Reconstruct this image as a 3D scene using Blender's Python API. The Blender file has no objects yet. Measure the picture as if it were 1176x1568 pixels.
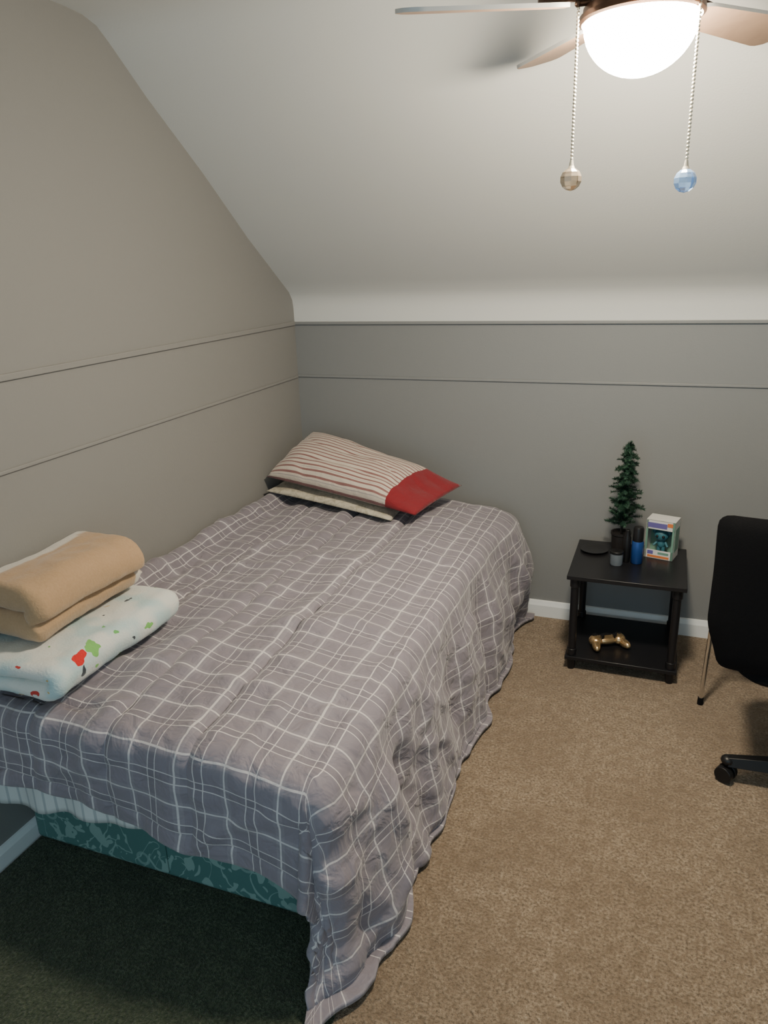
import bpy, bmesh, math, random
from mathutils import Vector, Matrix, noise
random.seed(7)
pi=math.pi
S=bpy.context.scene

# ---------------------------------------------------------------- materials
def newmat(name, col=(.5,.5,.5), rough=.6, metal=0.0, spec=.5, emis=None, estr=0, trans=0, ior=1.45, sheen=0):
    m=bpy.data.materials.new(name); m.use_nodes=True
    b=m.node_tree.nodes['Principled BSDF']
    b.inputs['Base Color'].default_value=(*col,1)
    b.inputs['Roughness'].default_value=rough
    b.inputs['Metallic'].default_value=metal
    b.inputs['Specular IOR Level'].default_value=spec
    b.inputs['IOR'].default_value=ior
    b.inputs['Transmission Weight'].default_value=trans
    b.inputs['Sheen Weight'].default_value=sheen
    if emis:
        b.inputs['Emission Color'].default_value=(*emis,1)
        b.inputs['Emission Strength'].default_value=estr
    return m
class NT:
    def __init__(s,m): s.m=m; s.t=m.node_tree; s.b=m.node_tree.nodes['Principled BSDF']
    def n(s,typ,**kw):
        x=s.t.nodes.new(typ)
        for k,v in kw.items(): setattr(x,k,v)
        return x
    def l(s,a,b): s.t.links.new(a,b)
    def math(s,op,a,b=None,c=None):
        x=s.n('ShaderNodeMath',operation=op)
        for i,v in enumerate((a,b,c)):
            if v is None: continue
            if isinstance(v,(int,float)): x.inputs[i].default_value=v
            else: s.l(v,x.inputs[i])
        return x.outputs[0]
    def mix(s,f,a,b,blend='MIX'):
        x=s.n('ShaderNodeMix',data_type='RGBA',blend_type=blend)
        for i,v in ((0,f),(6,a),(7,b)):
            if isinstance(v,(int,float)): x.inputs[i].default_value=v
            elif isinstance(v,tuple): x.inputs[i].default_value=(*v,1)
            else: s.l(v,x.inputs[i])
        return x.outputs[2]
    def coord(s,kind='Object'):
        return s.n('ShaderNodeTexCoord').outputs[kind]
    def noise(s,vec,scale,detail=4,rough=.5,dist=0):
        x=s.n('ShaderNodeTexNoise'); x.inputs['Scale'].default_value=scale
        x.inputs['Detail'].default_value=detail; x.inputs['Roughness'].default_value=rough
        x.inputs['Distortion'].default_value=dist
        s.l(vec,x.inputs['Vector']); return x.outputs['Fac']
    def ramp(s,fac,stops):
        x=s.n('ShaderNodeValToRGB'); e=x.color_ramp.elements
        while len(e)<len(stops): e.new(.5)
        for k,(p,c) in enumerate(stops):
            e[k].position=p; e[k].color=(*c,1)
        s.l(fac,x.inputs[0]); return x.outputs[0]
    def bump(s,h,strength=.3,dist=.01):
        x=s.n('ShaderNodeBump'); x.inputs['Strength'].default_value=strength
        x.inputs['Distance'].default_value=dist; s.l(h,x.inputs['Height'])
        s.l(x.outputs[0],s.b.inputs['Normal'])
    def color(s,c): s.l(c,s.b.inputs['Base Color'])
    def line(s,c,P,off,w):
        v=s.math('MULTIPLY',c,1.0/P); v=s.math('ADD',v,-off+.5+20); v=s.math('FRACT',v)
        v=s.math('SUBTRACT',v,.5); v=s.math('ABSOLUTE',v)
        return s.math('LESS_THAN',v,w/P/2)

def paint(name,col,rough=.55,bs=.08):
    m=newmat(name,col,rough,spec=.35); N=NT(m); c=N.coord()
    big=N.noise(c,1.3,2); fine=N.noise(c,160,2)
    N.color(N.mix(N.math('MULTIPLY',big,.22),col,tuple(x*.86 for x in col)))
    N.bump(fine,bs,.004); return m
M_wall=paint('wall_paint_grey',(.262,.258,.246),.5)
M_wallb=paint('wall_paint_grey_back',(.242,.249,.249),.38)
M_ceil=paint('ceiling_paint',(.69,.70,.675),.42)
M_trim=newmat('white_trim',(.80,.83,.83),.4)

def carpet(name,dark,mid,light,patch):
    m=newmat(name,mid,.95,spec=.1,sheen=.15); N=NT(m); c=N.coord()
    a=N.noise(c,120,3,.7); b=N.noise(c,2.2,4,.6,.4); d=N.noise(c,28,2,.6)
    col=N.ramp(a,[(.32,dark),(.5,mid),(.70,light)])
    col=N.mix(N.ramp(b,[(.42,(0,0,0)),(.70,(.6,.6,.6))]),col,patch)
    col=N.mix(N.ramp(d,[(.35,(.5,.5,.5)),(.6,(0,0,0))]),col,patch)
    N.color(col)
    h=N.math('ADD',a,N.math('MULTIPLY',d,.9)); N.bump(h,1.0,.014); return m
M_carpet=carpet('carpet_tan',(.13,.094,.06),(.345,.26,.177),(.57,.455,.33),(.19,.132,.082))
M_shadow_carpet=carpet('carpet_painted_shadow_green',(.024,.035,.020),(.065,.088,.050),(.16,.18,.12),(.033,.046,.027))  # tan carpet in the bed's shadow, shade put into a dark green colour

def plaid():
    m=newmat('comforter_plaid',(.2,.2,.2),.62,spec=.38,sheen=.22); N=NT(m)
    uv=N.n('ShaderNodeTexCoord').outputs['UV']
    sp=N.n('ShaderNodeSeparateXYZ'); N.l(uv,sp.inputs[0]); s,t=sp.outputs[0],sp.outputs[1]
    P=.14
    def mx(*a):
        r=a[0]
        for q in a[1:]: r=N.math('MAXIMUM',r,q)
        return r
    def dirlines(c):
        return mx(N.line(c,P,0,.0048),N.line(c,P,.40,.0027),N.line(c,P,.56,.0027)), N.line(c,P,.48,.022), N.line(c,P,0,.024)
    a,abn,aw=dirlines(s); b,bbn,bw=dirlines(t)
    base=(.218,.195,.225)
    col=N.mix(N.math('MULTIPLY',abn,.28),base,(.145,.13,.155))
    col=N.mix(N.math('MULTIPLY',bbn,.28),col,(.145,.13,.155))
    col=N.mix(N.math('MULTIPLY',aw,.10),col,(.5,.48,.5))
    col=N.mix(N.math('MULTIPLY',bw,.10),col,(.5,.48,.5))
    col=N.mix(N.math('MULTIPLY',mx(a,b),.62),col,(.78,.74,.72))
    N.color(col)
    c=N.coord(); n1=N.noise(c,15,3,.5,.9)
    N.bump(n1,.75,.018)
    return m
M_plaid=plaid()
def fabric(name,col,scale=300,bs=.3,var=.12,rough=.9,sheen=.3,dist=.004):
    m=newmat(name,col,rough,spec=.15,sheen=sheen); N=NT(m); c=N.coord()
    a=N.noise(c,scale,3,.6); b=N.noise(c,7,3)
    k=N.mix(a,tuple(x*(1-var) for x in col),tuple(min(1,x*(1+var)) for x in col))
    k=N.mix(N.math('MULTIPLY',b,.25),k,tuple(x*.8 for x in col))
    N.color(k); N.bump(a,bs,dist); return m
def tanfleece():
    m=newmat('tan_fleece',(.55,.36,.2),.95,spec=.1,sheen=.3); N=NT(m); c=N.coord()
    a=N.noise(c,140,4,.6); b=N.noise(c,11,3)
    k=N.mix(a,(.40,.26,.145),(.53,.36,.215))
    k=N.mix(N.math('MULTIPLY',b,.4),k,(.36,.22,.11))
    at=N.n('ShaderNodeAttribute',attribute_name='edge')
    k=N.mix(at.outputs['Fac'],k,(.62,.57,.50)); N.color(k); N.bump(a,.4,.006); return m
def printfleece():
    m=newmat('snow_print_fleece',(.7,.75,.7),.95,spec=.1,sheen=.3); N=NT(m); c=N.coord()
    b=N.noise(c,8,2); col=N.ramp(b,[(.48,(.68,.69,.64)),(.64,(.46,.60,.60))])
    w=N.n('ShaderNodeVectorMath',operation='SCALE')
    nz=N.n('ShaderNodeTexNoise'); nz.inputs['Scale'].default_value=30; nz.inputs['Detail'].default_value=1; N.l(c,nz.inputs['Vector'])
    N.l(nz.outputs['Color'],w.inputs[0]); w.inputs['Scale'].default_value=.06
    ad=N.n('ShaderNodeVectorMath',operation='ADD'); N.l(c,ad.inputs[0]); N.l(w.outputs[0],ad.inputs[1])
    for sc,r,hi,th in ((9.5,.25,((.60,.03,.025),(.62,.04,.03),(.20,.50,.10),(.20,.48,.12)),.25),(19,.17,((.04,.05,.06),(.60,.42,.18),(.55,.05,.04),(.15,.42,.12)),.60)):
        v=N.n('ShaderNodeTexVoronoi'); v.inputs['Scale'].default_value=sc; N.l(ad.outputs[0],v.inputs['Vector'])
        sp=N.n('ShaderNodeSeparateColor'); N.l(v.outputs['Color'],sp.inputs[0])
        pick=N.n('ShaderNodeValToRGB'); pick.color_ramp.interpolation='CONSTANT'
        e=pick.color_ramp.elements; e.new(.5); e.new(.75)
        for k,(p,cc) in enumerate(zip((0,.3,.55,.8),hi)): e[k].position=p; e[k].color=(*cc,1)
        N.l(sp.outputs[0],pick.inputs[0])
        mask=N.math('LESS_THAN',v.outputs['Distance'],r)
        mask=N.math('MULTIPLY',mask,N.math('GREATER_THAN',sp.outputs[1],th))
        col=N.mix(mask,col,pick.outputs[0])
    N.color(col); N.bump(N.noise(c,150,3),.4,.005); return m
def floral():
    m=newmat('boxspring_teal_floral',(.05,.2,.17),.6,spec=.4); N=NT(m); c=N.coord()
    def field(sc,ds):
        nn=N.noise(c,sc,2,.4,ds); x=N.math('SUBTRACT',nn,.5); return N.math('ABSOLUTE',x)
    stems=N.math('LESS_THAN',field(7,1.6),.012)
    leaf=N.math('GREATER_THAN',N.noise(c,17,1,.4,1.4),.60)
    v=N.n('ShaderNodeTexVoronoi'); v.inputs['Scale'].default_value=11; N.l(c,v.inputs['Vector'])
    fl=N.math('LESS_THAN',N.math('ABSOLUTE',N.math('SUBTRACT',v.outputs['Distance'],.22)),.05)
    mk=N.math('MAXIMUM',N.math('MAXIMUM',stems,leaf),N.math('MULTIPLY',fl,.7))
    N.color(N.mix(N.math('MULTIPLY',mk,.75),(.085,.185,.17),(.27,.42,.38)))
    N.bump(N.noise(c,400,2),.2,.003); return m
def ticking():
    m=newmat('white_striped_sheet',(.7,.7,.7),.8); N=NT(m)
    sp=N.n('ShaderNodeSeparateXYZ'); N.l(N.coord(),sp.inputs[0])
    l=N.line(sp.outputs[0],.035,0,.008)
    N.color(N.mix(N.math('MULTIPLY',l,.6),(.62,.64,.62),(.30,.34,.36))); return m
def pillowmat():
    m=newmat('striped_pillowcase',(.7,.6,.5),.85,sheen=.2); N=NT(m)
    uv=N.n('ShaderNodeTexCoord').outputs['UV']
    sp=N.n('ShaderNodeSeparateXYZ'); N.l(uv,sp.inputs[0]); u,v=sp.outputs[0],sp.outputs[1]
    l1=N.line(v,.058,0,.020); l2=N.line(v,.116,.25,.006)
    col=N.mix(l1,(.64,.56,.47),(.27,.13,.12))
    col=N.mix(N.math('MULTIPLY',l2,.5),col,(.14,.13,.2))
    col=N.mix(N.math('GREATER_THAN',u,.81),col,(.22,.010,.016))
    N.color(col); N.bump(N.noise(N.coord(),20,3,.6,.8),.5,.012); return m
def creammat():
    m=newmat('cream_pillowcase',(.7,.62,.5),.85,sheen=.2); N=NT(m); c=N.coord()
    a=N.noise(c,40,3,.6,1); col=N.ramp(a,[(.45,(.58,.53,.42)),(.62,(.40,.36,.27))]); N.color(col)
    N.bump(N.noise(c,25,3),.3,.01); return m
M_tan=tanfleece(); M_print=printfleece(); M_floral=floral(); M_tick=ticking()
M_pil=pillowmat(); M_cream=creammat()
M_matt=fabric('mattress_fabric',(.6,.6,.57))
M_blk=newmat('black_laminate',(.009,.009,.011),.35)
M_blkp=newmat('black_plastic',(.008,.008,.009),.4)
M_blkf=fabric('black_mesh_fabric',(.007,.007,.008),400,.4,.3,.9,.0)
M_chrome=newmat('chrome',(.8,.8,.8),.15,1)
M_bronze=newmat('fan_bronze',(.10,.055,.035),.35,.8)
def woodblade():
    m=newmat('fan_blade_wood',(.45,.27,.16),.45); N=NT(m); c=N.coord()
    w=N.noise(c,14,5,.6,1.5); N.color(N.mix(w,(.24,.15,.10),(.36,.24,.16))); return m
M_blade=woodblade()
M_blade2=newmat('fan_blade_edge',(.62,.62,.60),.4)
M_globe=newmat('frosted_globe_lit',(.9,.88,.8),.5,emis=(1,.875,.68),estr=305)
M_cryst=newmat('crystal_glass_smoky',(.50,.42,.32),.02,trans=.8,ior=1.65)
M_crystb=newmat('crystal_glass_blue',(.42,.64,.98),.02,trans=.8,ior=1.65)
M_bead=newmat('chain_beads',(.80,.75,.62),.25,.7)
M_gold=newmat('gold_plastic',(.75,.52,.27),.25,.85)
M_green=newmat('tree_needles',(.010,.04,.024),.7)
M_green2=newmat('tree_needles_light',(.03,.09,.045),.7)
M_blue=newmat('blue_can',(.02,.07,.26),.3,.3)
M_glass=newmat('candle_glass',(.35,.4,.45),.08,trans=.6)
M_wax=newmat('candle_wax',(.05,.07,.12),.5)
M_wht=newmat('box_card_white',(.68,.68,.66),.5)
M_pur=newmat('box_card_violet',(.14,.12,.34),.5)
M_org=newmat('box_card_orange',(.65,.20,.06),.5)
M_inner=newmat('box_card_inner_green',(.16,.30,.24),.5)
M_teal=newmat('figure_teal',(.04,.15,.19),.5)
M_brown=newmat('pot_brown',(.012,.010,.010),.6)

# ---------------------------------------------------------------- mesh builder
class MB:
    def __init__(s): s.v=[];s.f=[];s.mi=[];s.uv={}
    def add(s,vs,fs,mi=0):
        o=len(s.v); s.v+= [tuple(v) for v in vs]
        for f in fs: s.f.append(tuple(i+o for i in f)); s.mi.append(mi)
    def box(s,c,size,mi=0,rot=None):
        M=(rot or Matrix.Identity(3)); c=Vector(c); vs=[]
        for z in(-1,1):
            for y in(-1,1):
                for x in(-1,1): vs.append(c+M@Vector((x*size[0]/2,y*size[1]/2,z*size[2]/2)))
        s.add(vs,[(0,2,3,1),(4,5,7,6),(0,1,5,4),(2,6,7,3),(0,4,6,2),(1,3,7,5)],mi)
    def cyl(s,p0,p1,r0,r1=None,seg=20,mi=0):
        r1=r0 if r1 is None else r1; p0=Vector(p0);p1=Vector(p1); d=(p1-p0).normalized()
        a=d.orthogonal().normalized(); b=d.cross(a); vs=[]
        for p,r in((p0,r0),(p1,r1)):
            for i in range(seg):
                t=2*pi*i/seg; vs.append(p+(a*math.cos(t)+b*math.sin(t))*r)
        fs=[(i,(i+1)%seg,seg+(i+1)%seg,seg+i) for i in range(seg)]
        fs+=[tuple(range(seg))[::-1],tuple(range(seg,2*seg))]; s.add(vs,fs,mi)
    def lathe(s,c,prof,seg=40,mi=0):
        c=Vector(c); vs=[];n=len(prof)
        for (r,z) in prof:
            for i in range(seg):
                t=2*pi*i/seg; vs.append(c+Vector((max(r,1e-4)*math.cos(t),max(r,1e-4)*math.sin(t),z)))
        fs=[]
        for k in range(n-1):
            for i in range(seg):
                j=(i+1)%seg; fs.append((k*seg+i,k*seg+j,(k+1)*seg+j,(k+1)*seg+i))
        s.add(vs,fs,mi)
    def sph(s,c,r,seg=16,rings=10,mi=0,rot=None):
        if not hasattr(r,'__len__'): r=(r,r,r)
        M=(rot or Matrix.Identity(3)); c=Vector(c); vs=[c+M@Vector((0,0,-r[2]))]
        for k in range(1,rings):
            ph=-pi/2+pi*k/rings
            for i in range(seg):
                t=2*pi*i/seg
                vs.append(c+M@Vector((r[0]*math.cos(ph)*math.cos(t),r[1]*math.cos(ph)*math.sin(t),r[2]*math.sin(ph))))
        vs.append(c+M@Vector((0,0,r[2]))); fs=[]
        for i in range(seg):
            fs.append((0,1+(i+1)%seg,1+i))
            fs.append((len(vs)-1,1+(rings-2)*seg+i,1+(rings-2)*seg+(i+1)%seg))
        for k in range(rings-2):
            for i in range(seg):
                j=(i+1)%seg; fs.append((1+k*seg+i,1+k*seg+j,1+(k+1)*seg+j,1+(k+1)*seg+i))
        s.add(vs,fs,mi)
    def obj(s,name,mats,smooth=True,bevel=0,parent=None,angle=40,seg=3):
        me=bpy.data.meshes.new(name); me.from_pydata(s.v,[],s.f); me.update()
        for m in mats: me.materials.append(m)
        me.polygons.foreach_set('material_index',s.mi)
        bm=bmesh.new(); bm.from_mesh(me); bmesh.ops.recalc_face_normals(bm,faces=bm.faces); bm.to_mesh(me); bm.free()
        if smooth:
            me.polygons.foreach_set('use_smooth',[True]*len(me.polygons))
            me.set_sharp_from_angle(angle=math.radians(angle))
        o=bpy.data.objects.new(name,me); S.collection.objects.link(o)
        if bevel:
            b=o.modifiers.new('bevel','BEVEL'); b.width=bevel; b.segments=seg; b.limit_method='ANGLE'; b.angle_limit=math.radians(50)
            b.harden_normals=False
        if parent: o.parent=parent
        return o
def empty(name,loc=(0,0,0)):
    e=bpy.data.objects.new(name,None); S.collection.objects.link(e); e.empty_display_size=.1; return e
def gridobj(name,fn,nu,nv,mats,uvfn=None,parent=None,solid=0,offset=-1):
    vs=[];uvs=[]
    for j in range(nv+1):
        for i in range(nu+1):
            vs.append(fn(i/nu,j/nv)); uvs.append(uvfn(i/nu,j/nv) if uvfn else (i/nu,j/nv))
    fs=[(j*(nu+1)+i,j*(nu+1)+i+1,(j+1)*(nu+1)+i+1,(j+1)*(nu+1)+i) for j in range(nv) for i in range(nu)]
    me=bpy.data.meshes.new(name); me.from_pydata(vs,[],fs); me.update()
    uvl=me.uv_layers.new(name='UVMap')
    for lp in me.loops: uvl.data[lp.index].uv=uvs[lp.vertex_index]
    for m in mats: me.materials.append(m)
    me.polygons.foreach_set('use_smooth',[True]*len(me.polygons))
    o=bpy.data.objects.new(name,me); S.collection.objects.link(o)
    if solid:
        md=o.modifiers.new('solid','SOLIDIFY'); md.thickness=solid; md.offset=offset
    if parent: o.parent=parent
    return o
def nz(x,y,z=0): return noise.noise(Vector((x,y,z)))
def sm(x,a=0,b=1):
    x=min(1,max(0,(x-a)/(b-a))); return x*x*(3-2*x)

# ---------------------------------------------------------------- room
XL,XR,YB,YR=-1.76,2.3,3.38,-.9
ZC=2.445
prof=[(3.38,1.43),(3.38,1.495),(3.372,1.535),(3.345,1.572),(3.28,1.618),(3.0,1.814),(2.70,2.048),(2.4,2.262),(2.24,2.39),(2.19,2.425),(2.13,2.441),(2.05,2.445)]
b=MB(); b.box(((XL+XR)/2,(YR+YB)/2,-.05),(XR-XL+.2,YB-YR+.2,.1)); b.obj('floor',[M_carpet],False)
b=MB(); b.box(((XL+XR)/2,YB+.05,.715),(XR-XL+.2,.1,1.43)); b.obj('wall_back',[M_wallb],False)
b=MB()
pts=[(YR,0),(YB,0)]+prof+[(YR,ZC)]
for x in (XL,XL-.1): b.v+=[(x,y,z) for y,z in pts]
n=len(pts); b.f.append(tuple(range(n))); b.f.append(tuple(range(n,2*n))[::-1]); b.mi+=[0,0]
for i in range(n): b.f.append((i,(i+1)%n,n+(i+1)%n,n+i)); b.mi.append(0)
b.obj('wall_left',[M_wall],False)
b=MB()
for x in (XR,XR+.1): b.v+=[(x,y,z) for y,z in pts]
b.f.append(tuple(range(n))); b.f.append(tuple(range(n,2*n))[::-1]); b.mi+=[0,0]
for i in range(n): b.f.append((i,(i+1)%n,n+(i+1)%n,n+i)); b.mi.append(0)
b.obj('wall_right',[M_wall],False)
b=MB(); pr=prof+[(YR,ZC)]; m=len(pr)
outer=[(3.50,1.43),(3.50,1.50),(3.50,1.56),(3.46,1.66),(3.38,1.74),(3.1,1.94),(2.8,2.17),(2.5,2.38),(2.34,2.50),(2.25,2.54),(2.15,2.56),(2.05,2.56),(YR,2.56)]
for x in (XL-.05,XR+.05):
    b.v+=[(x,y,z) for y,z in pr]; b.v+=[(x,y,z) for y,z in outer]
q=2*m
for i in range(m-1):
    b.f+=[(i,i+1,q+i+1,q+i),(m+i,m+i+1,q+m+i+1,q+m+i),(i,i+1,m+i+1,m+i),(q+i,q+i+1,q+m+i+1,q+m+i)]; b.mi+=[0]*4
b.f.append((0,m,q+m,q)); b.mi.append(0)
b.obj('ceiling',[M_ceil],True,angle=60)
def trimbar(name,c,size,mat,bev=.003):
    b=MB(); b.box(c,size); b.obj(name,[mat],False,bevel=bev)
trimbar('trim_1',((XL+XR)/2,YB-.006,1.424),(XR-XL-.004,.012,.014),M_wallb)
trimbar('trim_2',((XL+XR)/2,YB-.004,1.165),(XR-XL-.004,.008,.012),M_wallb)
trimbar('trim_3',(XL+.005,(YR+YB)/2,1.424),(.010,YB-YR-.02,.020),M_wall)
trimbar('trim_4',(XL+.004,(YR+YB)/2,1.162),(.008,YB-YR-.02,.012),M_wall)
def baseboard(name,axis):
    pf=[(0,0),(.016,0),(.016,.060),(.012,.070),(.008,.082),(0,.084)]
    b=MB()
    if axis=='back':
        for x in (XL,XR): b.v+=[(x,YB-p,z) for p,z in pf]
    elif axis=='left':
        for y in (YR,YB-.017): b.v+=[(XL+p*.8,y,z*.85) for p,z in pf]
    else:
        for y in (YR,YB-.017): b.v+=[(XR-p,y,z) for p,z in pf]
    k=len(pf)
    for i in range(k): b.f.append((i,(i+1)%k,k+(i+1)%k,k+i)); b.mi.append(0)
    b.f+=[tuple(range(k)),tuple(range(k,2*k))]; b.mi+=[0,0]
    b.obj(name,[M_trim],False)
baseboard('baseboard_back','back'); baseboard('baseboard_left','left'); baseboard('baseboard_right','right')
def shadowfn(u,v):
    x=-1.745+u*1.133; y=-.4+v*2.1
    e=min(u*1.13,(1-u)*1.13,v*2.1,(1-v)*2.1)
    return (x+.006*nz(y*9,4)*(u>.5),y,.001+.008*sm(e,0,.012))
gridobj('painted_bed_shadow',shadowfn,110,90,[M_shadow_carpet])  # added thin sheet, its dark green stands in for the bed's shadow

# ---------------------------------------------------------------- bed
bed=empty('bed')
b=MB(); b.box((-1.240,2.325,.154),(1.01,1.93,.288)); b.obj('box_spring',[M_floral],True,bevel=.016,parent=bed)
b=MB(); b.box((-1.242,1.358,.155),(.006,.006,.25)); b.obj('box_spring_seam',[M_floral],True,parent=bed)
b=MB(); b.box((-1.235,2.335,.43),(1.0,1.93,.25)); b.obj('mattress',[M_matt],True,bevel=.045,parent=bed,seg=5)
def sheetfn(u,v):
    x=-1.748+u*.83; top=.50; bot=.235+.075*u+.006*math.sin(u*23)
    return (x,1.30-.045*sm(v,0,.4)-.008*math.sin(u*34)*v,top+(bot-top)*v)
gridobj('sheet',sheetfn,60,14,[M_tick],parent=bed,solid=.006)

X0,XE,YH,YF,ZT=-1.742,-.70,3.335,1.285,.612
SF=XE-X0; TF=YH-YF; SD=.63; TD=.325; R=.055
ST=SF+SD; TT=TF+TD
seams=[.23,.48,.73]
def comf(u,v):
    s=u*ST; t=v*TT
    ds=max(0,s-SF); dt=max(0,t-TF); x=X0+min(s,SF); y=YH-min(t,TF); z=ZT
    dt*=1-.25*(1-sm(s,0,SF))
    rel=.009*nz(s*4,t*3,1)+.0025*nz(s*10,t*7,2)
    w=nz(s*3.4+t*1.2,t*1.1-s*.6,8); rel+=.010*math.exp(-(w*9)**2)-.003
    w2=nz(s*1.6+t*3.2,t*1.4-s*2.2,18); rel+=.007*math.exp(-(w2*11)**2)
    w3=nz(s*4.5-t*2.0,t*2.2+s*1.2,38); rel+=.004*math.exp(-(w3*10)**2)
    for k in seams:
        c=k+.007*nz(t*3,k*9)
        rel-=.016*math.exp(-((s-c)/.014)**2)*(.8+.2*math.sin(t*36+k*10)); rel+=.007*math.exp(-((abs(s-c)-.045)/.035)**2)*(1+.5*nz(t*9,k*7))
    rel-=.005*math.exp(-(((t+.01*nz(s*6,3))%.34-.17)/.016)**2)*(.5+.5*nz(s*8,t))
    rel-=.007*math.exp(-((ST-s-.05)/.007)**2)+.007*math.exp(-((TT-t-.05)/.007)**2)
    d=math.hypot(ds,dt); damp=1-.35*sm(d,0,.15)
    if s<.12: z+=.055*math.exp(-((s-.03)/.045)**2)*(1+.25*nz(t*6,4))*(1-.85*sm(t,1.46,1.60))
    if s<.42: rel-=.012*sm(t,1.50,1.60)*(1-sm(s,.34,.42))*(1-sm(t,TF,TF+.05))
    z-=.03*sm(s,SF-.22,SF)*(1) ; z-=.02*sm(t,TF-.2,TF); z-=.05*(1-sm(t,0,.14))
    if d<=1e-6:
        return (x,y,z+rel*1.0)
    phi=math.atan2(dt,ds)/(pi/2); ph=phi**.24 if phi>0 else 0
    ang=ph*pi/2*(1+.14*sm(d,.32,.60)*(1 if ds>0 else 0))
    along=t if dt<=0 else (TF+.32*phi if ds>0 else TF+.32+(SF-s))
    if ds>0 and dt<=0: fl=.13
    elif ds<=0: fl=.05
    else: fl=.13*(1-ph)+.13*math.sin(ph*pi)*.6+.05*ph+.12*sm(d,.3,.65)*math.sin(phi*pi)
    q=R*pi/2
    if d<q: out=R*math.sin(d/R); down=R*(1-math.cos(d/R))
    else: out=R+fl*(d-q); down=R+(d-q)*math.sqrt(1-fl*fl)
    hang=sm(d,.04,.34)*(1-.40*sm(d,.45,.62))
    A=.027*hang
    if ds<=0: A*=.45
    fold=A*(math.sin(along*14+3.0*nz(along*1.6,1.7)+d*1.6)+.35*math.sin(along*31+3*nz(along*2.5,7.7)-d*3))
    cw=nz(along*2.6+d*1.2,d*.8,12); fold+=.025*hang*math.exp(-(cw*12)**2)*(0.4 if ds<=0 else 1)
    cw=nz(along*1.8-d*3,d*2+along*.6,42); fold+=.011*sm(d,.02,.15)*math.exp(-(cw*11)**2)
    cw=nz(along*3.4+d*3.5,d*2.5-along*.8,62); fold+=.007*sm(d,.04,.2)*math.exp(-(cw*11)**2)
    fold+=.003*nz(s*8,t*8,3)*sm(d,0,.1)
    bul=.085*math.exp(-((t-.20)/.20)**2)*math.sin(min(1,ds/.55)*pi) if dt<=0 else 0
    out+=max(fold,-.02-fl*d*.5)+bul+rel*.8*damp
    zz=z-down+rel*.3
    if ds>0: zz+=.012*nz(along*5,31)*sm(d,.3,.6)
    fl0=.013+.003*(1+nz(along*6,d*5))+(.008 if x<-.6 and dt>0 else 0)
    if zz<fl0:
        out+=(fl0-zz)*.6; zz=fl0
    out=max(out,.0)
    return (x+out*math.cos(ang),y-out*math.sin(ang),zz)
def comfuv(u,v): return (u*ST,v*TT)
gridobj('comforter',comf,230,300,[M_plaid],uvfn=comfuv,solid=.013)

# ---------------------------------------------------------------- pillows
def pillow(name,C,th,mat,hemflat=False,bow=.05,seed=0,nu=64,nv=40):
    FL,FR,BR,BL=[Vector(c) for c in C]
    nrm=((FR-FL).cross(BL-FL)).normalized()
    vs=[];uvs=[];fs=[]
    def P(u,v,sgn):
        U=u*2-1;V=v*2-1
        ub=.5+ (U*(1-bow*(1-abs(V)**2)*.6))/2; vb=.5+(V*(1-bow*1.3*(1-abs(U)**2)))/2
        p=(FL*(1-ub)+FR*ub)*(1-vb)+(BL*(1-ub)+BR*ub)*vb
        e=max(0,(1-abs(U)**4)*(1-abs(V)**3.2))**.55
        if hemflat: e*=1-.50*sm(u,.74,.92)
        h=th*e
        w=.012*nz(u*3+seed,v*3,sgn)+.003*nz(u*9,v*8+seed,sgn)
        if hemflat:
            w+=.024*nz(u*9+3,v*5+seed,9)*sm(u,.76,1)
            cw=nz(u*2.5,v*4+u*2,seed); w-=.006*math.exp(-(cw*10)**2)
        fade=min(1,e*2)
        return p+nrm*(sgn*h*(1 if sgn>0 else .30)+ (w*fade if sgn>0 else 0))
    for sgn in(1,-1):
        for j in range(nv+1):
            for i in range(nu+1):
                vs.append(P(i/nu,j/nv,sgn)); uvs.append((i/nu,j/nv))
    o=(nu+1)*(nv+1)
    for k in(0,1):
        for j in range(nv):
            for i in range(nu):
                a=k*o+j*(nu+1)+i; f=(a,a+1,a+nu+2,a+nu+1); fs.append(f if k==0 else f[::-1])
    me=bpy.data.meshes.new(name); me.from_pydata([tuple(v) for v in vs],[],fs)
    uvl=me.uv_layers.new(name='UVMap')
    for lp in me.loops: uvl.data[lp.index].uv=uvs[lp.vertex_index]
    me.materials.append(mat)
    bm=bmesh.new(); bm.from_mesh(me); bmesh.ops.remove_doubles(bm,verts=bm.verts,dist=.0005); bm.to_mesh(me); bm.free()
    me.polygons.foreach_set('use_smooth',[True]*len(me.polygons))
    ob=bpy.data.objects.new(name,me); S.collection.objects.link(ob); return ob
pillow('striped_pillow',[(-1.735,2.940,.755),(-.945,2.785,.685),(-.845,3.17,.712),(-1.67,3.330,.890)],.096,M_pil,True,seed=3,bow=.03)
pillow('cream_pillow',[(-1.735,2.92,.690),(-1.06,2.80,.645),(-1.05,3.20,.645),(-1.72,3.28,.69)],.036,M_cream,False,seed=11)

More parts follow.
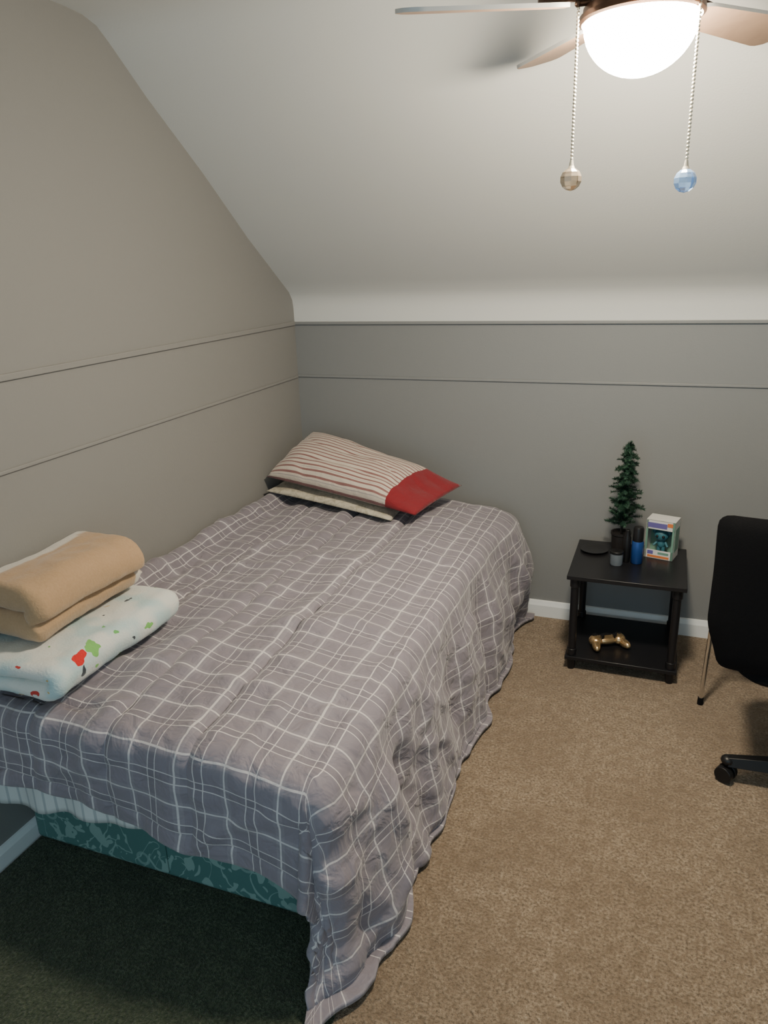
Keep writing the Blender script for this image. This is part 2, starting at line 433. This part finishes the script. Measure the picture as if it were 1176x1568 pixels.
# ---------------------------------------------------------------- folded blankets
def ribbon(name,path,th,y0,y1,mat,seed=0,edgefn=None,K=60,amp=1):
    P=[Vector((p[0],0,p[1])) for p in path]
    out=[];
    for a,bb in zip(P[:-1],P[1:]):
        nseg=max(1,int((bb-a).length/.010))
        for k in range(nseg): out.append(a.lerp(bb,k/nseg))
    out.append(P[-1]); n=len(out); b=MB()
    for k in range(K+1):
        e=k/K; y=y0+(y1-y0)*e
        endr=.028
        dd=min(e,1-e)*(y1-y0); f=math.sqrt(max(.0,1-(1-min(1,dd/endr))**2)); f=max(f,.25)
        ring=[]
        for side in(1,-1):
            idx=range(n) if side==1 else range(n-1,-1,-1)
            for i in idx:
                a=out[max(0,i-1)]; c=out[min(n-1,i+1)]; tg=(c-a).normalized(); nr=Vector((-tg.z,0,tg.x))
                ed=min(i,n-1-i)*.010; fe=math.sqrt(max(0,1-(1-min(1,ed/(th*.4)))**2)); fe=max(fe,.08)
                p=out[i]+nr*side*th/2*f*fe
                w=(.010*nz(p.x*7+seed,y*6,p.z*7)+.004*nz(p.x*25,y*22+seed,p.z*25))*amp
                p=p+nr*side*w*f+Vector((0.02*nz(y*4,seed,out[i].z*9),0,.006*nz(y*5,p.x*4,seed)))
                ring.append(Vector((max(p.x,-1.752),y+.018*nz(p.x*5,p.z*9,seed+3),p.z)))
        L=len(ring); b.v+=[tuple(p) for p in ring]
    for k in range(K):
        for i in range(L):
            j=(i+1)%L; b.f.append((k*L+i,k*L+j,(k+1)*L+j,(k+1)*L+i)); b.mi.append(0)
    for base in (0,K*L):
        for i in range(n-1):
            b.f.append((base+i,base+i+1,base+L-2-i,base+L-1-i)); b.mi.append(0)
    o=b.obj(name,[mat],True,angle=80)
    at=o.data.attributes.new('edge','FLOAT','POINT')
    if edgefn:
        for i,v in enumerate(o.data.vertices): at.data[i].value=edgefn(v.co)
    return o
def arc(cx,cz,r,a0,a1,n=8): return [(cx+r*math.cos(math.radians(a0+(a1-a0)*i/n)),cz+r*math.sin(math.radians(a0+(a1-a0)*i/n))) for i in range(n+1)]
ribbon('snowman_print_blanket',[(-1.725,.666)]+arc(-1.440,.690,.024,-90,90)+[(-1.725,.714)],.047,1.225,1.765,M_print,seed=5,amp=.8)
ribbon('tan_fleece_blanket',[(-1.510,.792),(-1.69,.792)]+arc(-1.69,.834,.042,270,90)[1:]+arc(-1.556,.845,.031,90,-30)+[(-1.53,.808)],.084,1.31,1.74,M_tan,seed=9,
       edgefn=lambda c: 1.0 if (c.x<-1.675+.015*nz(c.y*9,1) and c.z>.845) or (c.y>1.705 and c.z<.810) else 0.0)

# ---------------------------------------------------------------- end table
b=MB()
x0,x1,y0,y1=-.322,.142,2.885,3.325
b.box(((x0+x1)/2,(y0+y1)/2,.436),(x1-x0,y1-y0,.018))
b.box(((x0+x1)/2,(y0+y1)/2,.060),(x1-x0-.012,y1-y0-.012,.016))
for lx in (x0+.032,x1-.032):
    for ly in (y0+.034,y1-.034):
        b.cyl((lx,ly,.012),(lx,ly,.43),.0165,seg=20)
        b.cyl((lx,ly,.385),(lx,ly,.427),.0205,seg=20)
        b.cyl((lx,ly,.068),(lx,ly,.098),.0205,seg=20)
        b.cyl((lx,ly,.0),(lx,ly,.050),.015,.0215,seg=20)
b.obj('end_table',[M_blk],True,bevel=.002,seg=2)
TZ=.4455
b=MB(); tx,ty=-.135,3.20
b.lathe((tx,ty,TZ),[(0,0),(.032,0),(.036,.005),(.040,.085),(.043,.09),(.043,.10),(.038,.10),(.036,.09),(0,.09)],28,0)
b.cyl((tx,ty,TZ+.07),(tx+.01,ty,TZ+.47),.006,.002,8,0)
H0,H1=TZ+.128,TZ+.495
def branch(p,d,L):
    d=d.normalized(); nn=int(L/.0032)+4
    for k in range(nn):
        f=(k+.5)/nn; q=p+d*L*f+Vector((0,0,-.012*f*f))
        for r in range(5):
            a=d.orthogonal().normalized(); a.rotate(Matrix.Rotation(random.random()*2*pi,3,d))
            nd=(a+d*.5).normalized(); ln=.018*(1-.3*f)*random.uniform(.7,1.2); w=nd.cross(d).normalized()*.0019
            b.add([q-w,q+w,q+nd*ln],[(0,1,2)],1 if random.random()<.75 else 2)
for k in range(120):
    f=(k/120)**.9; z=H0+(H1-H0)*f; rad=(.086*(1-f)**.6+.010)*random.uniform(.5,1.2)
    a=k*2.399+random.uniform(-.3,.3)
    d=Vector((math.cos(a),math.sin(a),random.uniform(-.1,.6)))
    if d.y<-.2 and f<.25: d.z=abs(d.z)+.35
    branch(Vector((tx+.01*f,ty,z)),d,rad)
branch(Vector((tx+.01,ty,H1-.01)),Vector((.1,0,1)),.03)
b.obj('miniature_christmas_tree',[M_brown,M_green,M_green2],False)
b=MB(); c=(-.140,3.065,TZ)
b.lathe(c,[(0,0),(.025,0),(.027,.004),(.027,.050),(.0245,.050),(.0245,.006),(0,.006)],32,0)
b.lathe(c,[(0,.008),(.0235,.008),(.0235,.034),(0,.034)],28,1)
b.lathe(c,[(0,.0515),(.028,.0515),(.028,.060),(.026,.062),(0,.062)],32,2)
b.obj('candle_jar',[M_glass,M_wax,M_blkp],True)
b=MB(); c=(-.060,3.105,TZ)
b.lathe(c,[(0,0),(.022,0),(.0245,.003),(.0245,.095),(.022,.100),(0,.100)],32,0)
b.lathe(c,[(0,.1005),(.0215,.1005),(.0215,.155),(.018,.162),(0,.163)],32,1)
b.obj('deodorant_can',[M_blue,M_blkp],True)
b=MB(); c=(-.103,3.108,TZ)
b.lathe(c,[(0,0),(.014,0),(.0155,.003),(.0155,.110),(.010,.124),(.010,.143),(.008,.145),(0,.145)],28,0)
b.obj('cologne_bottle',[M_blkp],True)
b=MB(); b.lathe((-.243,3.20,TZ),[(0,0),(.04,0),(.060,.006),(.062,.010),(.058,.010),(.04,.005),(0,.005)],40,0)
b.obj('round_dish',[M_blk],True)
tb=empty('toy_figure_box'); 
Rz=Matrix.Rotation(math.radians(-14),3,'Z'); bc=Vector((.035,3.215,TZ+.001))
def tp(x,y,z): return bc+Rz@Vector((x,y,z))
W,D,Hh=.120,.090,.172
b=MB()
def tbx(c,s,mi): b.box(tp(*c),s,mi,Rz)
tbx((0,D/2-.001,Hh/2),(W,.002,Hh),3)
tbx((-W/2+.001,0,Hh/2),(.002,D,Hh),0); tbx((W/2-.001,0,Hh/2),(.002,D,Hh),0)
tbx((0,0,.001),(W,D,.002),0); tbx((0,0,Hh-.001),(W,D,.002),0)
tbx((0,-D/2+.001,.019),(W,.002,.038),0)
tbx((0,-D/2+.001,Hh-.020),(W,.002,.040),0)
tbx((-W/2+.005,-D/2+.001,Hh/2),(.010,.002,Hh),3); tbx((W/2-.005,-D/2+.001,Hh/2),(.010,.002,Hh),3)
tbx((-.012,-D/2-.0006,Hh-.022),(.080,.001,.022),1)
tbx((.0,-D/2-.0006,.009),(.09,.001,.010),2)
tbx((-.034,-D/2-.0006,.026),(.024,.001,.016),1)
tbx((.020,-D/2-.0006,.026),(.045,.001,.010),3)
tbx((.040,-D/2-.0012,Hh-.014),(.022,.001,.016),2)
tbx((W/2+.0006,0,Hh*.5),(.001,D*.7,Hh*.6),3)
b.obj('card_box',[M_wht,M_pur,M_org,M_inner],False,parent=tb)
b=MB()
b.sph(tp(0,-.008,.098),(.031,.027,.028),mi=0); b.sph(tp(0,-.006,.058),(.017,.014,.022),mi=0)
for sx in(-1,1):
    b.sph(tp(sx*.013,-.033,.098),.006,mi=1); b.cyl(tp(sx*.009,-.006,.045),tp(sx*.010,-.008,.006),.008,.009,12,0)
    b.cyl(tp(sx*.016,-.006,.066),tp(sx*.030,-.02,.050),.006,.005,10,0); b.sph(tp(sx*.030,-.006,.112),(.010,.005,.012),mi=0)
b.obj('figurine',[M_teal,M_blkp],True,parent=tb)
b=MB(); gz=.0685
Rg=Matrix.Rotation(math.radians(28),3,'Z'); gc=Vector((-.155,3.045,gz))
def gp(x,y,z): return gc+Rg@Vector((x,y,z))
b.sph(gp(0,0,.026),(.062,.030,.020),24,14,0,Rg)
for sx in(-1,1):
    b.sph(gp(sx*.052,-.004,.026),(.030,.032,.024),20,12,0,Rg)
    b.sph(gp(sx*.064,-.040,.020),(.018,.036,.0185),20,12,0,Rg@Matrix.Rotation(sx*.25,3,'Z'))
    b.cyl(gp(sx*.028,-.016,.040),gp(sx*.028,-.016,.054),.006,.006,14,1); b.cyl(gp(sx*.028,-.016,.053),gp(sx*.028,-.016,.058),.0095,.0095,18,1)
b.cyl(gp(-.054,.006,.045),gp(-.054,.006,.053),.011,.011,16,1); 
for k in range(4):
    a=k*pi/2; b.sph(gp(.054+.010*math.cos(a),.006+.010*math.sin(a),.049),.0042,10,6,1)
b.box(gp(0,.008,.045),(.036,.018,.006),1,Rg)
b.obj('game_controller',[M_gold,M_blkp],True)

# ---------------------------------------------------------------- office chair
oc=empty('office_chair')
def panel(b,fn,W,H,r,th,nu=26,nv=26,mi=0):
    def sq(u,v):
        x=u*W/2; y=v*H/2; 
        m_=max(abs(u),abs(v))
        if m_<1e-6: return 0,0
        X=u/m_;Y=v/m_
        c_=math.hypot(max(0,abs(X)*W/2-(W/2-r)),max(0,abs(Y)*H/2-(H/2-r)))
        if c_>r:
            fx=(W/2-r)+(abs(X)*W/2-(W/2-r))*r/c_; fy=(H/2-r)+(abs(Y)*H/2-(H/2-r))*r/c_
            return math.copysign(fx,X)*m_,math.copysign(fy,Y)*m_
        return x,y
    vs=[]
    for sg in(1,-1):
        for j in range(nv+1):
            for i in range(nu+1):
                u=2*i/nu-1;v=2*j/nv-1; x,y=sq(u,v); e=max(abs(u),abs(v)); f=math.sqrt(max(0,1-e**6))
                vs.append(fn(x,y,sg*th/2*max(f,.08)))
    o=(nu+1)*(nv+1); fs=[]
    for k in(0,1):
        for j in range(nv):
            for i in range(nu):
                a=k*o+j*(nu+1)+i; fs.append((a,a+1,a+nu+2,a+nu+1))
    bd=[i for i in range(nu+1)]+[j*(nu+1)+nu for j in range(1,nv+1)]+[nv*(nu+1)+i for i in range(nu-1,-1,-1)]+[j*(nu+1) for j in range(nv-1,0,-1)]
    for q_ in range(len(bd)):
        a,c_=bd[q_],bd[(q_+1)%len(bd)]; fs.append((a,c_,o+c_,o+a))
    b.add(vs,fs,mi)
b=MB()
def backf(x,y,off):
    xs=x*(1-.16*sm(-y,.08,.26)) if y<0 else x*(1+.02*sm(y,.05,.25))
    return Vector((.420+xs, 2.205-off+.10*(x/.25)**2*.30 - .03*(y/.25), .727+y))
panel(b,backf,.49,.52,.035,.035); b.obj('backrest',[M_blkf],True,parent=oc)
b=MB()
def seatf(x,y,off): return Vector((.50+x,2.46+y,.455+off-.012*(abs(y)/.22)**3))
panel(b,seatf,.45,.45,.09,.07); b.obj('seat',[M_blkf],True,parent=oc)
b=MB(); px,py=.63,2.355
b.cyl((px,py,.06),(px,py,.25),.026,seg=20); b.cyl((px,py,.25),(px,py,.41),.014,seg=16,mi=1); b.box((.57,2.40,.405),(.2,.2,.03))
b.cyl((.50,2.36,.40),(.46,2.225,.44),.013,seg=10); b.cyl((.46,2.225,.44),(.45,2.215,.62),.013,seg=10)
b.cyl((px,py,.055),(px,py,.11),.04,.034,seg=24)
base=math.atan2(2.337-py,.292-px)
for k in range(5):
    a=base+k*2*pi/5; d=Vector((math.cos(a),math.sin(a),0)); sd=Vector((-d.y,d.x,0)); p0=Vector((px,py,.092)); p1=Vector((px,py,.080))+d*.335
    vs=[]
    for p,w,h in((p0,.030,.024),(p0.lerp(p1,.6)+Vector((0,0,.004)),.026,.020),(p1,.020,.015)):
        vs+=[p-sd*w-Vector((0,0,h)),p+sd*w-Vector((0,0,h)),p+sd*w*.6+Vector((0,0,h)),p-sd*w*.6+Vector((0,0,h))]
    fs=[(0,1,2,3),(8,9,10,11)]
    for q_ in(0,4):
        for i in range(4): fs.append((q_+i,q_+(i+1)%4,q_+4+(i+1)%4,q_+4+i))
    b.add(vs,fs,0); b.sph(p1,(.022,.022,.017),12,8)
    cpt=p1+Vector((0,0,-.050)); ax=Vector((math.cos(a+1.0),math.sin(a+1.0),0))
    b.cyl(p1,p1+Vector((0,0,-.03)),.006,seg=8)
    for sg in(-1,1):
        b.cyl(cpt+ax*sg*.006,cpt+ax*sg*.026,.0300,.0285,seg=24)
    b.cyl(cpt-ax*.006,cpt+ax*.006,.018,seg=16)
b.obj('five_star_base',[M_blkp,M_chrome],True,parent=oc,bevel=.0015,seg=2)

b=MB()
feet=[(.228,2.79),(.345,3.26),(.72,3.22),(.66,2.79)]; tops=[(.240,2.80),(.36,3.20),(.66,3.17),(.62,2.83)]
for f,t in zip(feet,tops):
    b.cyl((f[0],f[1],.02),(t[0],t[1],.43),.0085,.0095,12,0); b.cyl((f[0],f[1],0),(f[0],f[1],.03),.0115,.011,12,1)
for i in range(4):
    p=tops[i];q_=tops[(i+1)%4]; b.cyl((p[0],p[1],.425),(q_[0],q_[1],.425),.008,seg=10,mi=0)
cx=sum(t[0] for t in tops)/4; cy=sum(t[1] for t in tops)/4
panel(b,lambda x,y,o: Vector((cx+x,cy+y,.452+o)),.42,.40,.06,.035,mi=1)
b.obj('metal_leg_stool',[M_chrome,M_blkf],True)

# ---------------------------------------------------------------- ceiling fan
fan=empty('ceiling_fan'); fx,fy=-.115,1.86
b=MB()
b.lathe((fx,fy,0),[(0,2.444),(.065,2.444),(.065,2.43),(.05,2.40),(.02,2.385),(.02,2.33),(.06,2.325),(.105,2.30),(.115,2.27),(.115,2.225),(.10,2.205),(.095,2.195),(.112,2.190),(.118,2.185),(.118,2.168),(.105,2.164),(0,2.164)],48,0)
b.obj('motor_housing',[M_bronze],True,parent=fan)
b=MB()
b.lathe((fx,fy,0),[(.119,2.172),(.125,2.170),(.126,2.160),(.120,2.156),(.117,2.160),(.117,2.172)],48,0)
for sx,sy in((-.113,-.055),(.113,-.045)):
    b.cyl((fx+sx*.85,fy+sy*.85,2.19),(fx+sx*1.08,fy+sy*1.08,2.187),.006,seg=12); b.sph((fx+sx*1.08,fy+sy*1.08,2.187),.007,12,8)
b.obj('fitter_ring',[M_bronze],True,parent=fan)
b=MB()
pf=[]
for k in range(15):
    a=k/14*pi/2; pf.append((.116*math.cos(a),2.158-.105*math.sin(a)))
b.lathe((fx,fy,0),[(0,2.160)]+pf,56,0); b.obj('light_globe',[M_globe],True,parent=fan)
def blade(angdeg,k):
    a=math.radians(angdeg); d=Vector((math.cos(a),math.sin(a),0)); t=Vector((-d.y,d.x,0)); pitch=math.radians(-13)
    t2=t*math.cos(pitch)+Vector((0,0,1))*math.sin(pitch); n_=d.cross(t2)
    b=MB(); r0,r1=.155,.51; nu=24;nv=6; vs=[]
    for sg in(1,-1):
        for i in range(nu+1):
            f=i/nu; r=r0+(r1-r0)*f; w=.040+.024*f
            e=(r1-r)/.045
            if e<1: w*=math.sqrt(max(.02,1-(1-e)**2))
            e=(r-r0)/.02
            if e<1: w*=.7+.3*e
            for j in range(nv+1):
                v=2*j/nv-1; vs.append(Vector((fx,fy,2.188))+d*r+t2*w*v+n_*sg*.004)
    o=(nu+1)*(nv+1); fs=[]
    for i in range(nu):
        for j in range(nv):
            p=i*(nv+1)+j; fs.append((p,p+1,p+nv+2,p+nv+1)); fs.append((o+p,o+p+1,o+p+nv+2,o+p+nv+1))
    b.add(vs,fs,0)
    bd=[i*(nv+1) for i in range(nu+1)]+[nu*(nv+1)+j for j in range(1,nv+1)]+[i*(nv+1)+nv for i in range(nu-1,-1,-1)]+[j for j in range(nv-1,0,-1)]
    base_=len(b.v)-2*o
    for q_ in range(len(bd)):
        x_,y_=bd[q_],bd[(q_+1)%len(bd)]; b.f.append((base_+x_,base_+y_,base_+o+y_,base_+o+x_)); b.mi.append(1)
    c0=Vector((fx,fy,2.199))
    vs=[]
    for r,w,zz in((.09,.018,.0),(.14,.012,-.001),(.17,.030,.0),(.205,.026,.0),(.215,.006,.0)):
        for sg in(-1,1):
            for hh in(-.003,.003): vs.append(c0+d*r+t2*w*sg+Vector((0,0,zz+hh-.002)))
    fs=[]
    for q_ in range(4):
        o4=q_*4
        for x_,y_ in((0,1),(1,3),(3,2),(2,0)): fs.append((o4+x_,o4+y_,o4+4+y_,o4+4+x_))
    fs+=[(0,1,3,2),(16,17,19,18)]
    b.add(vs,fs,2)
    b.obj('blade_%d'%k,[M_blade,M_blade2,M_bronze],True,parent=fan,angle=50)
for k,a in enumerate((53,126,201,273,345)): blade(a,k+1)
b=MB(); bc_=MB()
for kk,(x,y,z1) in enumerate(((-.236,1.801,1.885),(-.002,1.806,1.868))):
    z=2.186
    while z>z1:
        b.sph((x,y,z),.0034,8,6); z-=.0072
    b.cyl((x,y,z1-.002),(x,y,z1+.012),.0055,.003,12); b.cyl((x,y,z1-.006),(x,y,z1-.001),.008,.006,14)
    bc_.sph((x,y,z1-.028),.0235,9,7,kk)
b.obj('pull_chain',[M_bead],True,parent=fan)
o=bc_.obj('pull_chain_crystal',[M_cryst,M_crystb],False,parent=fan)

# ---------------------------------------------------------------- camera
cam=bpy.data.cameras.new('camera'); co=bpy.data.objects.new('camera',cam); S.collection.objects.link(co)
r=Vector((.9352,.3524,-.0322)).normalized(); bk=Vector((.3439,-.8826,.3208)).normalized()
u=bk.cross(r).normalized(); r=u.cross(bk).normalized()
co.matrix_world=Matrix(((r.x,u.x,bk.x,0),(r.y,u.y,bk.y,0),(r.z,u.z,bk.z,1.7),(0,0,0,1)))
cam.sensor_fit='VERTICAL'; cam.sensor_height=36; cam.lens=36*1132/1568; cam.clip_start=.02
S.camera=co

# world: added cool fill, let in by leaving out the rear wall
w=bpy.data.worlds.new('world'); S.world=w; w.use_nodes=True
bg=w.node_tree.nodes['Background']; bg.inputs[0].default_value=(.57,.78,.91,1); bg.inputs[1].default_value=1.25
